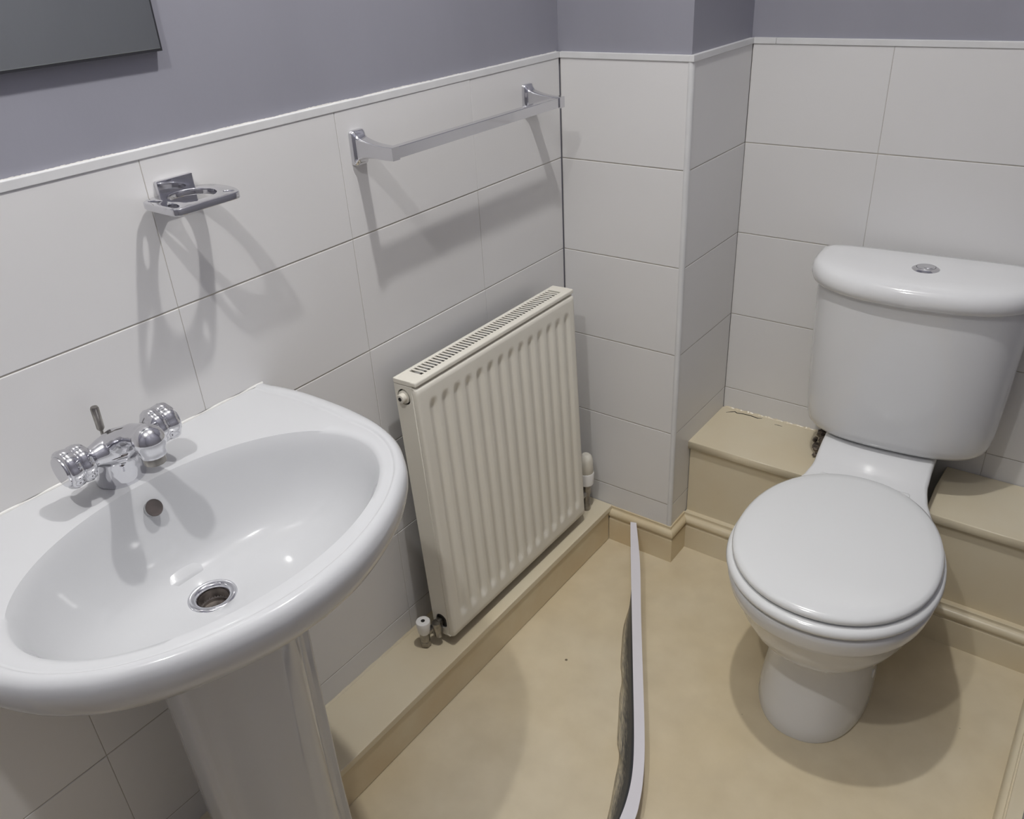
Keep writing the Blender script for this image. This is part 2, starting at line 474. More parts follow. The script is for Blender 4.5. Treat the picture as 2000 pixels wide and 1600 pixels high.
# cracked filler along the back edge of the board
bm = bmesh.new()
rings = []
for i in range(70):
    x = A+0.004+(0.545-A-0.004)*i/69-0.68
    r = 0.0012+0.0018*abs(math.sin(i*0.45))*random.uniform(0.4, 1)
    yb = B-0.0005-0.18
    rings.append([Vector((x, yb, LT+r*1.6)), Vector((x, yb-r, LT+r*0.7)), Vector((x, yb-r*1.6-0.002, LT+0.0003)), Vector((x, yb, LT-0.002))])
add_loft(bm, rings)
link_bm('cracked_filler', bm, M_CREAM, t)
pts = [(0.3125, 0.250), (0.322, 0.258), (0.330, 0.2640), (0.337, 0.2600), (0.352, 0.2640), (0.372, 0.2650), (0.390, 0.2620), (0.400, 0.2665)]
def crack(pts, ww):
    bm = bmesh.new()
    rings = []
    for i, (x, y) in enumerate(pts):
        w_ = ww*(0.35 if i in (0, len(pts)-1) else 1)
        rings.append([Vector((x-0.68, y-w_-0.18, LT+0.0004)), Vector((x-0.68, y+w_-0.18, LT+0.0004)), Vector((x-0.68, y+w_-0.18, LT-0.001)), Vector((x-0.68, y-w_-0.18, LT-0.001))])
    add_loft(bm, rings)
    link_bm('crack', bm, M_DARK, t)
crack(pts, 0.0015)
crack([(0.436, 0.2545), (0.445, 0.2555), (0.455, 0.2550)], 0.0009)
# dark crumbling packing in the gap beside the pan
bm = bmesh.new()
for i in range(46):
    f = i/45
    x = 0.541+0.032*random.random()+0.010*(1-f); y = 0.150+0.115*f
    r = random.uniform(0.006, 0.011)
    mt_ = Matrix.Translation((x+0.004, y, 0.312+random.uniform(-0.012, 0.022))) @ Matrix.Rotation(random.uniform(0, 3), 4, Vector((random.random(), random.random(), 1))) @ Matrix.Diagonal((r, r*random.uniform(.5, 1.3), r*random.uniform(.4, .9), 1))
    bmesh.ops.create_icosphere(bm, subdivisions=1, radius=1, matrix=mt_)
add_box(bm, (0.552, 0.16, 0.275), (0.62, 0.272, 0.296))
o = link_bm('crumbled_packing', bm, M_DEBRIS)
tag(o, 'dark crumbling packing in the gap of the ledge beside the toilet neck', 'packing')

# ------------------------------------------------------------------ radiator
RX0, RX1 = 0.050, 0.105
RY0, RY1 = -0.603, -0.098
RZ0, RZ1 = 0.127, 0.712
t = thing('radiator', 'white panel radiator with vertical grooves, hung on the tiles above the low boxing', 'radiator', (0.0865, -0.35, RZ0+0.002))
t.rotation_euler = (0, -0.0385, 0)      # hangs a little away from the wall at the foot
def rl(p):
    return Vector(p)-Vector((0.08, -0.35, RZ0))
# grooved front panel
ny, nz = 14*10+12, 60
pz0, pz1 = RZ0, RZ1-0.0125
ysamp = []
gy0, gy1 = RY0+0.022, RY1-0.016
pitch = (gy1-gy0)/14
ysamp = [RY0+0.004, RY0+0.010, RY0+0.016]+[gy0+(gy1-gy0)*i/140 for i in range(141)]+[RY1-0.010, RY1-0.004]
zsamp = [pz0+0.004, pz0+0.015]+[pz0+0.028+i*0.0045 for i in range(9)]+[pz0+0.09+(pz1-pz0-0.18)*i/6 for i in range(7)]+[pz1-0.064+i*0.0045 for i in range(9)]+[pz1-0.012, pz1-0.005]
def sst(a, b, x):
    u = max(0.0, min(1.0, (x-a)/(b-a)))
    return u*u*(3-2*u)
def depth(y, z):
    if y < gy0 or y > gy1:
        return 0
    ph = ((y-gy0)/pitch) % 1.0
    prof = sst(0.14, 0.40, ph)*(1-sst(0.60, 0.86, ph))
    env = sst(pz0+0.030, pz0+0.052, z)*(1-sst(pz1-0.052, pz1-0.030, z))
    return 0.0070*prof*env
bm = bmesh.new()
grid = []
for zz in zsamp:
    grid.append([Vector((RX1-depth(y, zz), y, zz)) for y in ysamp])
first, last = grid[0], grid[-1]
edge = lambda row, dz: [Vector((RX1-0.004, v.y, v.z+dz)) for v in row]
rows = [[Vector((RX1-0.016, v.y, v.z-0.004)) for v in first], edge(first, -0.0035)]+grid+[edge(last, 0.004), [Vector((RX1-0.018, v.y, v.z+0.004)) for v in last]]
rows2 = []
for r in rows:
    a_, b_ = r[0], r[-1]
    rows2.append([rl((min(a_.x, RX1)-0.020, RY0+0.0035, a_.z)), rl((a_.x-0.0035, RY0+0.0005, a_.z))]+[rl(v) for v in r]+[rl((b_.x-0.0035, RY1-0.0005, b_.z)), rl((b_.x-0.020, RY1-0.0035, b_.z))])
add_loft(bm, rows2, False, False, closed=False)
link_bm('front_panel', bm, M_RAD, t, smooth=True, angle=60)
# back panel and convector fins inside
bm = bmesh.new()
add_box(bm, rl((RX0+0.004, RY0+0.006, RZ0+0.01)), rl((RX0+0.010, RY1-0.006, RZ1-0.02)))
for i in range(40):
    y = RY0+0.02+(RY1-RY0-0.04)*i/39
    add_box(bm, rl((RX0+0.010, y-0.0008, RZ0+0.03)), rl((RX1-0.022, y+0.0008, RZ1-0.075)))
link_bm('convector_core', bm, M_RADDARK, t)
# top grille: frame with separate bars
tg_lo, tg_hi = RX0+0.0005, RX1-0.0005
bm = bmesh.new()
NB = 46
sy0, sy1 = RY0+0.034, RY1-0.026
sx0, sx1 = RX0+0.0085, RX1-0.0165
zt = RZ1
add_box(bm, rl((sx1, RY0+0.0005, zt-0.010)), rl((tg_hi, RY1-0.0005, zt)), 0.003, 3)
add_box(bm, rl((tg_lo, RY0+0.0005, zt-0.010)), rl((sx0, RY1-0.0005, zt)), 0.0015, 2)
add_box(bm, rl((sx0-0.002, RY0+0.0005, zt-0.010)), rl((sx1+0.004, sy0, zt-0.0002)), 0.001, 1)
add_box(bm, rl((sx0-0.002, sy1, zt-0.010)), rl((sx1+0.004, RY1-0.0005, zt-0.0002)), 0.001, 1)
grille = link_bm('top_grille', bm, M_RAD, t)
bm = bmesh.new()
bpitch = (sy1-sy0)/NB
add_box(bm, (-(sx1-sx0)/2-0.001, -bpitch*0.20, -0.0005), ((sx1-sx0)/2+0.001, bpitch*0.20, 0.0008), 0.0003, 1)
bar0 = link_bm('grille_bar', bm, M_RAD, grille)
bar0.location = rl(((sx0+sx1)/2, sy0+bpitch, zt-0.0018))
for i in range(1, NB-1):
    c = bar0.copy(); c.parent = grille; c.location = rl(((sx0+sx1)/2, sy0+bpitch*(i+1), zt-0.0018)); COL.objects.link(c)
# side covers, the near one with a cut-out for the plug at the top and the valve at the bottom
def side_cover(y0, y1, holes):
    xs0, xs1 = RX0+0.001, RX1-0.014
    zs0, zs1 = RZ0-0.004, RZ1-0.012
    ol = [[(xs0, zs0+0.03), (xs0+0.012, zs0), (xs1, zs0), (xs1, zs1), (xs0, zs1)]]
    for cx, cz, r, k in holes:
        ol.append([(cx+r*math.cos(a_*2*PI/24), cz+r*k*math.sin(a_*2*PI/24)) for a_ in range(24)])
    bm = flat_shape(ol, y1-y0, 0.0006, 1)
    for v in bm.verts:
        x, zz, d = v.co
        v.co = rl((x, (y0+y1)/2+d, zz))
    return link_bm('side_cover', bm, M_RAD, t)
side_cover(RY0+0.0012, RY0+0.0055, [(0.071, 0.677, 0.0155, 1.05), (0.074, 0.158, 0.0155, 1.15)])
side_cover(RY1-0.0055, RY1-0.0012, [])
bm = bmesh.new(); add_box(bm, rl((RX0+0.002, RY0+0.0065, RZ0+0.004)), rl((RX1-0.016, RY0+0.0075, RZ1-0.03)))
link_bm('side_shade_sheet', bm, M_RADDARK, t)  # dark sheet painting the shade behind the cut-outs
bm = bmesh.new()
add_lathe(bm, [(-0.006, 0.0125), (0.003, 0.0125), (0.0035, 0.0085), (0.012, 0.0085), (0.0128, 0.0075), (0.0128, 0.0038), (0.008, 0.0036)], rl((0.0705, RY0+0.004, 0.677)), (0, -1, 0), 20)
link_bm('blanking_plug', bm, M_TRV, t, smooth=True, angle=35)
bm = bmesh.new(); add_lathe(bm, [(0, 0.0036), (0.0128, 0.0032)], rl((0.0705, RY0+0.003, 0.677)), (0, -1, 0), 12)
link_bm('plug_hole_shade', bm, M_DARK, t)  # solid dark stub, its colour standing in for shade in the hole
# wall brackets hidden behind
for y in (-0.5, -0.2):
    bm = bmesh.new(); add_box(bm, rl((0.022, y-0.02, 0.2)), rl((RX0+0.006, y+0.02, 0.66)))
    link_bm('wall_bracket', bm, M_RAD, t)

# lockshield valve at the near foot of the radiator
VX, VY = 0.056, -0.632
t = thing('lockshield_valve', 'small white capped radiator valve with tarnished brass body on the low boxing', 'valve', (VX, VY, 0.1035))
bm = bmesh.new(); add_lathe(bm, [(0.036, 0.0105), (0.040, 0.0125), (0.066, 0.0150), (0.0675, 0.0142), (0.0680, 0.0125)], (0, 0, 0), (0, 0, 1), 28)
link_bm('valve_cap', bm, M_CAP, t, smooth=True, angle=40)
bm = bmesh.new(); add_lathe(bm, [(0.0675, 0.0042), (0.0686, 0.0042)], (0, 0, 0), (0, 0, 1), 16)
link_bm('cap_hole_shade', bm, M_DARK, t)  # dark disc on the cap top, coloured like a shaded hole
bm = bmesh.new()
add_lathe(bm, [(0.012, 0.0095), (0.018, 0.0105), (0.034, 0.0105), (0.040, 0.009)], (0, 0, 0), (0, 0, 1), 20)
add_lathe(bm, [(0.0, 0.007), (0.03, 0.007)], (0, 0, 0.028), Vector((0.018, 0.03, 0.026)), 16)
link_bm('valve_body', bm, M_OLDCHROME, t, smooth=True, angle=40)
bm = bmesh.new()
add_lathe(bm, [(0.0, 0.0105), (0.002, 0.0115), (0.012, 0.0115), (0.014, 0.010)], (0, 0, 0.002), (0, 0, 1), 6)
add_lathe(bm, [(0.0, 0.0115), (0.010, 0.0115)], (0.012, 0.019, 0.044), Vector((0.012, 0.03, 0.012)), 6)
link_bm('compression_nut', bm, M_OLDCHROME, t)
bm = bmesh.new()
add_lathe(bm, [(0, 0.0095), (0.012, 0.0095)], (0.018, 0.022, 0.052), (0, 1, 0), 20)
add_lathe(bm, [(0, 0.0085), (0.004, 0.0095), (0.034, 0.009), (0.038, 0.006)], (0.0195, 0.018, 0.059), (0.05, 0.05, -1), 20)
link_bm('drain_tail', bm, M_OLDCHROME, t, smooth=True, angle=40)

# thermostatic valve at the far foot
t = thing('thermostatic_valve', 'cream thermostatic valve head peeping out behind the far edge of the radiator', 'valve', (0.085, -0.052, 0.1035))
bm = bmesh.new()
add_lathe(bm, [(0.112, 0.0165), (0.114, 0.0178), (0.150, 0.0165), (0.160, 0.0135), (0.165, 0.008)], (0, 0, 0), (0, 0, 1), 32, lobes=16, amp=0.05)
link_bm('thermostat_head', bm, M_TRV, t, smooth=True, angle=40)
bm = bmesh.new(); add_lathe(bm, [(0.078, 0.014), (0.080, 0.0185), (0.110, 0.0205), (0.113, 0.0195)], (0, 0, 0), (0, 0, 1), 32)
link_bm('thermostat_collar', bm, M_CAP, t, smooth=True, angle=40)
bm = bmesh.new()
add_lathe(bm, [(0, 0.0095), (0.004, 0.0105), (0.018, 0.0105), (0.02, 0.009), (0.05, 0.0095), (0.052, 0.0125), (0.074, 0.0125), (0.079, 0.011)], (0, 0, 0), (0, 0, 1), 20)
add_lathe(bm, [(0, 0.009), (0.04, 0.009)], (0, 0, 0.053), (0, -1, 0), 16)
link_bm('valve_body', bm, M_OLDCHROME, t, smooth=True, angle=40)

# ------------------------------------------------------------------ washbasin
BY = -1.105
BZ = 0.802
half = [(0.0, 0.273), (0.04, 0.282), (0.08, 0.287), (0.15, 0.288), (0.20, 0.284), (0.25, 0.273), (0.30, 0.2520), (0.345, 0.2180), (0.372, 0.1850), (0.395, 0.1470), (0.415, 0.0980), (0.4275, 0.0500), (0.432, 0.0)]
sm = catmull([(x, h, 0) for x, h in half], 6)
out = [(v.x, v.y) for v in sm]+[(v.x, -v.y) for v in sm[-2::-1]]
CX = 0.241
NA = 144
def ray_out(th):
    d = (math.cos(th), math.sin(th))
    poly = out+[out[0]]
    best = None
    for (x0, y0), (x1, y1) in zip(poly[:-1], poly[1:]):
        ex, ey = x1-x0, y1-y0
        den = d[0]*ey-d[1]*ex
        if abs(den) < 1e-12:
            continue
        s = ((x0-CX)*ey-(y0)*ex)/den
        u = ((x0-CX)*d[1]-(y0)*d[0])/den
        if s > 0 and -1e-6 <= u <= 1+1e-6:
            best = s if best is None else max(best, s)
    return best
angs = sorted([2*PI*i/NA for i in range(NA)]+[math.atan2(0.273, -CX), 2*PI-math.atan2(0.273, -CX)])
RO = [ray_out(a_) for a_ in angs]
EX, EY = 0.151, 0.230
def ell(th, k=1.0, ax=EX, ay=EY):
    c, s = math.cos(th), math.sin(th)
    return k/math.sqrt((c/ax)**2+(s/ay)**2)
def ring_abs(f, z, wallkeep=True, dz=None):
    """f(th, ro) gives the radius"""
    pts = []
    for th, ro in zip(angs, RO):
        r = f(th, ro)
        x, y = CX+r*math.cos(th), r*math.sin(th)
        back = abs(CX+ro*math.cos(th)) < 1e-4
        if wallkeep and back:
            # on the wall side the body stays flat against the tiles
            x, y = 0.0, y if abs(y) < 0.273 else math.copysign(0.273, y)
            k = r/ro
            y = (ro*math.sin(th))*k if k < 1 else ro*math.sin(th)
        zz = z if dz is None else z+dz(th, ro)
        pts.append(Vector((x, y, zz)))
    return pts
def gap(th, ro):
    return max(ro-ell(th), 0.004)
rings = []
# underside, from the pedestal up
rings.append(ring_abs(lambda th, ro: ell(th, 1, 0.030, 0.030), BZ-0.174, False))
for v in rings[-1]:
    v.x -= 0.052
rings.append(ring_abs(lambda th, ro: ell(th, 1, 0.060, 0.085), BZ-0.1475, False))
for v in rings[-1]:
    v.x -= 0.036
rings.append(ring_abs(lambda th, ro: ell(th, 1, 0.098, 0.128), BZ-0.132, False))
for d, zz in ((0.140, 0.127), (0.105, 0.112), (0.080, 0.099), (0.056, 0.085), (0.036, 0.073), (0.021, 0.063), (0.011, 0.053), (0.0045, 0.042), (0.0012, 0.030), (0.0001, 0.018)):
    rings.append(ring_abs(lambda th, ro, d=d: ro-d, BZ-zz, d < 0.05))
for f, dz in ((0.05, -0.0075), (0.17, -0.0025), (0.28, -0.0006), (0.38, 0.0), (0.44, -0.0006), (0.48, -0.0022), (0.52, -0.0030), (0.58, -0.0026), (0.72, -0.0022)):
    rings.append(ring_abs(lambda th, ro, f=f: ro-f*min(gap(th, ro), 0.062), BZ+dz))
rings.append(ring_abs(lambda th, ro: ro-0.72*min(gap(th, ro), 0.062)-0.5*(gap(th, ro)-0.72*min(gap(th, ro), 0.062)-min(0.005, 0.1*gap(th, ro))), BZ-0.0022, False))
for k, z in ((1.0, -0.0033), (0.988, -0.0072), (0.968, -0.014), (0.94, -0.028), (0.90, -0.047), (0.84, -0.070), (0.75, -0.092), (0.63, -0.110), (0.48, -0.123), (0.32, -0.1315), (0.20, -0.1360)):
    sh = sst(1.0, 0.2, k)
    ring = ring_abs(lambda th, ro, k=k: ell(th, k), BZ+z, False)
    for v in ring:
        v.x -= 0.052*(1-sst(0.25, 1.0, k))
    rings.append(ring)
DX = CX-0.052
def circ(r, z):
    return [Vector((DX+r*math.cos(a_), r*math.sin(a_), z)) for a_ in angs]
rings.append(circ(0.028, BZ-0.1385))
rings.append(circ(0.0215, BZ-0.1395))
rings.append(circ(0.0205, BZ-0.165))
t = thing('washbasin', 'white ceramic washbasin with an oval bowl on a pedestal against the tiled wall', 'basin', (0, BY, 0))
bm = bmesh.new(); add_loft(bm, rings, True, True)
for v in bm.verts:
    v.co.x = max(v.co.x, 0.0006)
basin = link_bm('bowl', bm, M_CERAMIC, t, smooth=True, angle=52)
# waste ring with its dark throat
bm = bmesh.new()
prof = [(-0.020, 0.0185), (-0.004, 0.0195), (-0.0005, 0.0208), (0.0012, 0.0235), (0.0018, 0.027), (0.0010, 0.0305), (-0.002, 0.0315)]
add_lathe(bm, prof, (DX, 0, BZ-0.1375), (0, 0, 1), 48, False, False)
waste = link_bm('waste_ring', bm, M_CHROME, t, smooth=True)
bm = bmesh.new(); add_lathe(bm, [(-0.024, 0.0186), (-0.0215, 0.0186), (-0.005, 0.0190)], (DX, 0, BZ-0.1375), (0, 0, 1), 32, True, False)
link_bm('waste_throat', bm, mat('waste_throat', (0.06, 0.05, 0.045, 1), 0.35, col2=(0.22, 0.19, 0.17, 1), vscale=60), waste, smooth=True, angle=40)
# overflow in the back of the bowl; a dark disc paints the hole's shade
bm = bmesh.new()
ovn = Vector((0.86, 0, 0.52)).normalized()
add_lathe(bm, [(-0.012, 0.0105), (0.0000, 0.0108), (0.0003, 0.0114)], Vector((0.108, 0, BZ-0.031)), ovn, 28, True, False)
ovf = link_bm('overflow_rim', bm, M_CERAMIC, t, smooth=True)
bm = bmesh.new(); add_lathe(bm, [(-0.003, 0.0104), (0.0008, 0.0108)], Vector((0.108, 0, BZ-0.031)), ovn, 28, True, True)
link_bm('overflow_shade_disc', bm, mat('overflow_shade', (0.05, 0.042, 0.04, 1), 0.5, col2=(0.11, 0.09, 0.085, 1), vscale=40), ovf)
# bead of sealant between basin and tiles
bm = bmesh.new()
rings = []
for i in range(60):
    y = -0.266+0.532*i/59
    r = 0.0022+0.0005*math.sin(i*0.9)
    rings.append([Vector((0.0002, y, BZ-0.002)), Vector((r, y, BZ-0.002)), Vector((r*0.6, y, BZ-0.002+r*0.6)), Vector((0.0002, y, BZ-0.002+r))])
add_loft(bm, rings)
link_bm('sealant_bead', bm, M_SEAL, t)

# pedestal
t = thing('basin_pedestal', 'white ceramic pedestal column under the washbasin', 'pedestal', (0.2, -1.092, 0))
bm = bmesh.new()
def ped(z, w, xb, xf):
    h = [(xb, w*0.90), (xb+0.03, w*0.985), (xb+0.055, w), (xb+0.072, w*0.985), (xb+0.080, w*0.93), (xb+0.0815, w*0.86), (xb+0.083, w*0.80), (xb+(xf-xb)*0.62, w*0.68), (xb+(xf-xb)*0.82, w*0.48), (xb+(xf-xb)*0.95, w*0.24), (xf, 0.0)]
    s = catmull([(x-0.2, y, 0) for x, y in h], 4)
    ring = [Vector((v.x, v.y, z)) for v in s]+[Vector((v.x, -v.y, z)) for v in s[-2::-1]]
    return ring
add_loft(bm, [ped(0.0, 0.110, 0.134, 0.305), ped(0.012, 0.110, 0.134, 0.305), ped(0.06, 0.100, 0.134, 0.290), ped(0.2, 0.098, 0.134, 0.278), ped(0.4, 0.099, 0.134, 0.280), ped(0.52, 0.101, 0.134, 0.284), ped(0.655, 0.104, 0.134, 0.290)], True, False)
link_bm('column', bm, M_CERAMIC, t, smooth=True, angle=50)

# ------------------------------------------------------------------ mixer tap
TYc = -1.107
t = thing('basin_mixer_tap', 'chrome twin-handle mixer tap on the back deck of the washbasin', 'tap', (0.052, TYc, BZ-0.002))
def path_loft(bm, path, n=24):
    rings = []
    for i, (p, r, sy) in enumerate(path):
        P = Vector(p)
        q0 = Vector(path[max(0, i-1)][0]); q1 = Vector(path[min(len(path)-1, i+1)][0])
        d = (q1-q0).normalized()
        v = Vector((0, 1, 0)); u = v.cross(d).normalized()
        rings.append([P+u*math.cos(2*PI*k/n)*r+v*math.sin(2*PI*k/n)*r*sy for k in range(n)])
    add_loft(bm, rings)
bm = bmesh.new()
path_loft(bm, [((0.0, 0, 0), 0.0290, 1.08), ((0.001, 0, 0.012), 0.0280, 1.1), ((0.005, 0, 0.028), 0.0255, 1.2), ((0.013, 0, 0.044), 0.0220, 1.3), ((0.026, 0, 0.060), 0.0175, 1.3), ((0.045, 0, 0.074), 0.0140, 1.15), ((0.066, 0, 0.084), 0.0135, 1.0), ((0.092, 0, 0.090), 0.0150, 1.0), ((0.104, 0, 0.089), 0.012, 1.0)])
bmesh.ops.create_uvsphere(bm, u_segments=24, v_segments=14, radius=0.0195, matrix=Matrix.Translation((0.102, 0, 0.087)))
add_lathe(bm, [(-0.052, 0.0125), (-0.034, 0.0135), (-0.02, 0.018), (0, 0.0225), (0.02, 0.018), (0.034, 0.0135), (0.052, 0.0125)], (0.020, 0, 0.054), (0, 1, 0), 24)
add_lathe(bm, [(0, 0.016), (0.012, 0.016)], (0.102, 0, 0.067), (0, 0, 1), 24)
body = link_bm('body', bm, M_CHROME, t)
rm = body.modifiers.new('blend', 'REMESH'); rm.mode = 'VOXEL'; rm.voxel_size = 0.0016; rm.use_smooth_shade = True
sm_ = body.modifiers.new('soften', 'SMOOTH'); sm_.factor = 0.7; sm_.iterations = 7
bm = bmesh.new(); add_lathe(bm, [(0, 0.0105), (0.001, 0.0128), (0.010, 0.0128), (0.012, 0.012)], (0.102, 0, 0.0565), (0, 0, 1), 28)
link_bm('aerator', bm, M_OLDCHROME, t, smooth=True, angle=40)
def handle(s):
    bm = bmesh.new()
    prof = [(0.036, 0.0125), (0.039, 0.0160), (0.043, 0.0215), (0.048, 0.0236), (0.055, 0.0230), (0.0565, 0.0212), (0.0585, 0.0230), (0.067, 0.0242), (0.0710, 0.0232), (0.0725, 0.0215)]
    add_lathe(bm, prof, (0.023, 0, 0.056), (0, s, 0), 64, lobes=8, amp=0.06)
    h = link_bm('handle', bm, M_CHROME, t, smooth=True, angle=50)
    bm = bmesh.new(); add_lathe(bm, [(0.070, 0.0200), (0.0745, 0.0200), (0.0757, 0.0188)], (0.023, 0, 0.056), (0, s, 0), 40)
    link_bm('handle_cap', bm, M_CHROME, h, smooth=True, angle=40)
handle(-1); handle(1)
bm = bmesh.new()
add_lathe(bm, [(0, 0.0020), (0.066, 0.0020)], (-0.026, 0.004, 0.0), (0.05, 0, 1), 12)
rod = link_bm('pop_up_rod', bm, M_OLDCHROME, t, smooth=True, angle=40)
bm = bmesh.new(); add_lathe(bm, [(0.060, 0.0030), (0.063, 0.0048), (0.092, 0.0052), (0.094, 0.0042)], (-0.026, 0.004, 0.0), (0.05, 0, 1), 14)
link_bm('rod_knob', bm, M_OLDCHROME, rod, smooth=True, angle=40)

# ------------------------------------------------------------------ toilet
TH = math.radians(4.5)
t = thing('toilet', 'white close-coupled toilet with closed lid and cistern against the back wall', 'toilet', (0.704, 0.10, 0), TH)
NP = 72
def egg(w, vf, vb, z, p=2.25, wv=0.46, u0=0.0):
    """egg plan: half width w, front vf, back vb, widest at fraction wv from the front"""
    vm = vf+(vb-vf)*wv
    pts = []
    for i in range(NP):
        a_ = 2*PI*i/NP
        c, s = math.cos(a_), math.sin(a_)
        uu = math.copysign(abs(c)**(2/p), c)*w
        vv = math.copysign(abs(s)**(2/p), s)
        vv = vm+vv*((vb-vm) if vv > 0 else (vm-vf))
        pts.append(Vector((uu+u0, vv, z)))
    return pts
bm = bmesh.new()
levels = [(0.0, .104, -.452, -.058, 2.3), (0.006, .106, -.454, -.058, 2.3), (0.03, .104, -.450, -.058, 2.3), (0.10, .097, -.432, -.058, 2.3), (0.150, .093, -.420, -.058, 2.3), (0.170, .096, -.425, -.058, 2.3), (0.184, .104, -.438, -.058, 2.25),
          (0.200, .118, -.460, -.058, 2.2), (0.218, .133, -.480, -.06, 2.2), (0.240, .146, -.497, -.065, 2.2), (0.268, .157, -.511, -.07, 2.2), (0.302, .165, -.522, -.075, 2.2), (0.310, .1695, -.529, -.08, 2.2), (0.316, .1735, -.536, -.08, 2.2), (0.324, .176, -.540, -.08, 2.2), (0.345, .1795, -.5455, -.08, 2.2), (0.354, .1795, -.5455, -.08, 2.2), (0.3578, .177, -.5425, -.08, 2.2)]
add_loft(bm, [egg(w_, vf, vb, z_, p_) for z_, w_, vf, vb, p_ in levels])
# neck that carries the cistern
def neck(v, w_, zt_, zb):
    r = 0.008
    hp = [(w_-0.012, zb), (w_-0.004, zb+0.01), (w_, zt_-r), (w_-r*0.3, zt_-r*0.3), (w_-r, zt_)]
    hp2 = [(w_*0.5, zt_), (0, zt_)]
    L_ = hp+hp2
    ring = [Vector((u, v, zz)) for u, zz in L_]+[Vector((-u, v, zz)) for u, zz in L_[-2::-1]]
    return ring
add_loft(bm, [neck(-0.20, 0.165, 0.352, 0.20), neck(-0.155, 0.150, 0.355, 0.18), neck(-0.12, 0.134, 0.358, 0.17), neck(-0.085, 0.121, 0.362, 0.17), neck(-0.055, 0.114, 0.369, 0.17), neck(-0.043, 0.1118, 0.3745, 0.17), neck(-0.040, 0.1116, 0.376, 0.308), neck(-0.03, 0.1115, 0.380, 0.308), neck(-0.008, 0.111, 0.391, 0.308), neck(0.015, 0.111, 0.3965, 0.308), neck(0.06, 0.112, 0.398, 0.308), neck(0.125, 0.112, 0.398, 0.308)])
link_bm('pan', bm, M_PAN, t, smooth=True, angle=60)
# seat ring (seen as the rim under the lid) and lid
bm = bmesh.new()
sv = (-.549, -.100)
add_loft(bm, [egg(.160, -.525, -.115, .3625, 2.1), egg(.176, -.543, -.103, .3635, 2.1), egg(.182, -.550, -.100, .366, 2.1), egg(.1835, -.552, -.099, .371, 2.1), egg(.1815, -.549, -.100, .378, 2.1), egg(.176, -.543, -.104, .3815, 2.1), egg(.120, -.49, -.17, .3815, 2.1)])
link_bm('seat', bm, M_SEAT, t, smooth=True, angle=70)
bm = bmesh.new()
add_loft(bm, [egg(.160, -.524, -.120, .3815, 2.1), egg(.1685, -.533, -.112, .3835, 2.1), egg(.1745, -.540, -.107, .388, 2.1), egg(.1755, -.541, -.106, .393, 2.1), egg(.1735, -.538, -.108, .398, 2.1), egg(.167, -.531, -.114, .4015, 2.1), egg(.150, -.512, -.132, .403, 2.1), egg(.09, -.43, -.21, .4042, 2.1), egg(.03, -.35, -.29, .4045, 2.1)])
link_bm('lid', bm, M_SEAT, t, smooth=True, angle=70)
for s in (-1, 1):
    bm = bmesh.new(); add_lathe(bm, [(-0.016, 0.010), (-0.012, 0.012), (0.012, 0.012), (0.016, 0.010)], (s*0.07, -0.105, 0.372), (1, 0, 0), 20)
    link_bm('hinge', bm, M_SEAT, t, smooth=True, angle=40)
# screw cover on the foot
bm = bmesh.new(); add_lathe(bm, [(-0.004, 0.009), (0.0015, 0.009), (0.0025, 0.007)], (0.1010, -0.275, 0.062), (1, -0.12, 0.10), 20)
link_bm('screw_cover', bm, M_PAN, t, smooth=True, angle=40)
# cistern: D-shaped plan, round lower corners
CU = 0.018
def dplan(w_, vf, vb, z_, p=3.0, pb=7.0, u0=CU):
    vm = vb-0.055
    pts = []
    for i in range(NP):
        a_ = 2*PI*i/NP
        c, s = math.cos(a_), math.sin(a_)
        pp = pb if s > 0 else p
        uu = math.copysign(abs(c)**(2/pp), c)*w_
        vv = math.copysign(abs(s)**(2/pp), s)
        vv = vm+vv*((vb-vm) if vv > 0 else (vm-vf))
        pts.append(Vector((uu+u0, vv, z_)))
    return pts
VB = 0.152
bm = bmesh.new()
rings = [dplan(.120, .055, VB-.02, .3985, 2.6), dplan(.150, .022, VB-.012, .4005, 2.6), dplan(.168, .006, VB-.006, .406, 2.6), dplan(.178, -.003, VB-.003, .417, 2.6), dplan(.1825, -.007, VB-.002, .432, 2.6), dplan(.186, -.011, VB, .46, 2.6), dplan(.190, -.022, VB, .55, 2.6), dplan(.193, -.031, VB, .65, 2.6), dplan(.195, -.037, VB, .738, 2.6)]
add_loft(bm, rings)
link_bm('cistern', bm, M_PAN, t, smooth=True, angle=60)
bm = bmesh.new()
rings = [dplan(.190, -.032, VB-.002, .7375, 2.5), dplan(.200, -.043, VB, .739, 2.5), dplan(.2065, -.051, VB, .745, 2.5), dplan(.210, -.055, VB+.001, .754, 2.5), dplan(.210, -.055, VB+.001, .764, 2.5), dplan(.207, -.051, VB, .774, 2.5), dplan(.200, -.043, VB-.003, .781, 2.5), dplan(.188, -.030, VB-.008, .7845, 2.5), dplan(.165, -.005, VB-.02, .786, 2.5), dplan(.08, .04, VB-.05, .787, 2.5)]
add_loft(bm, rings)
link_bm('cistern_lid', bm, M_PAN, t, smooth=True, angle=60)
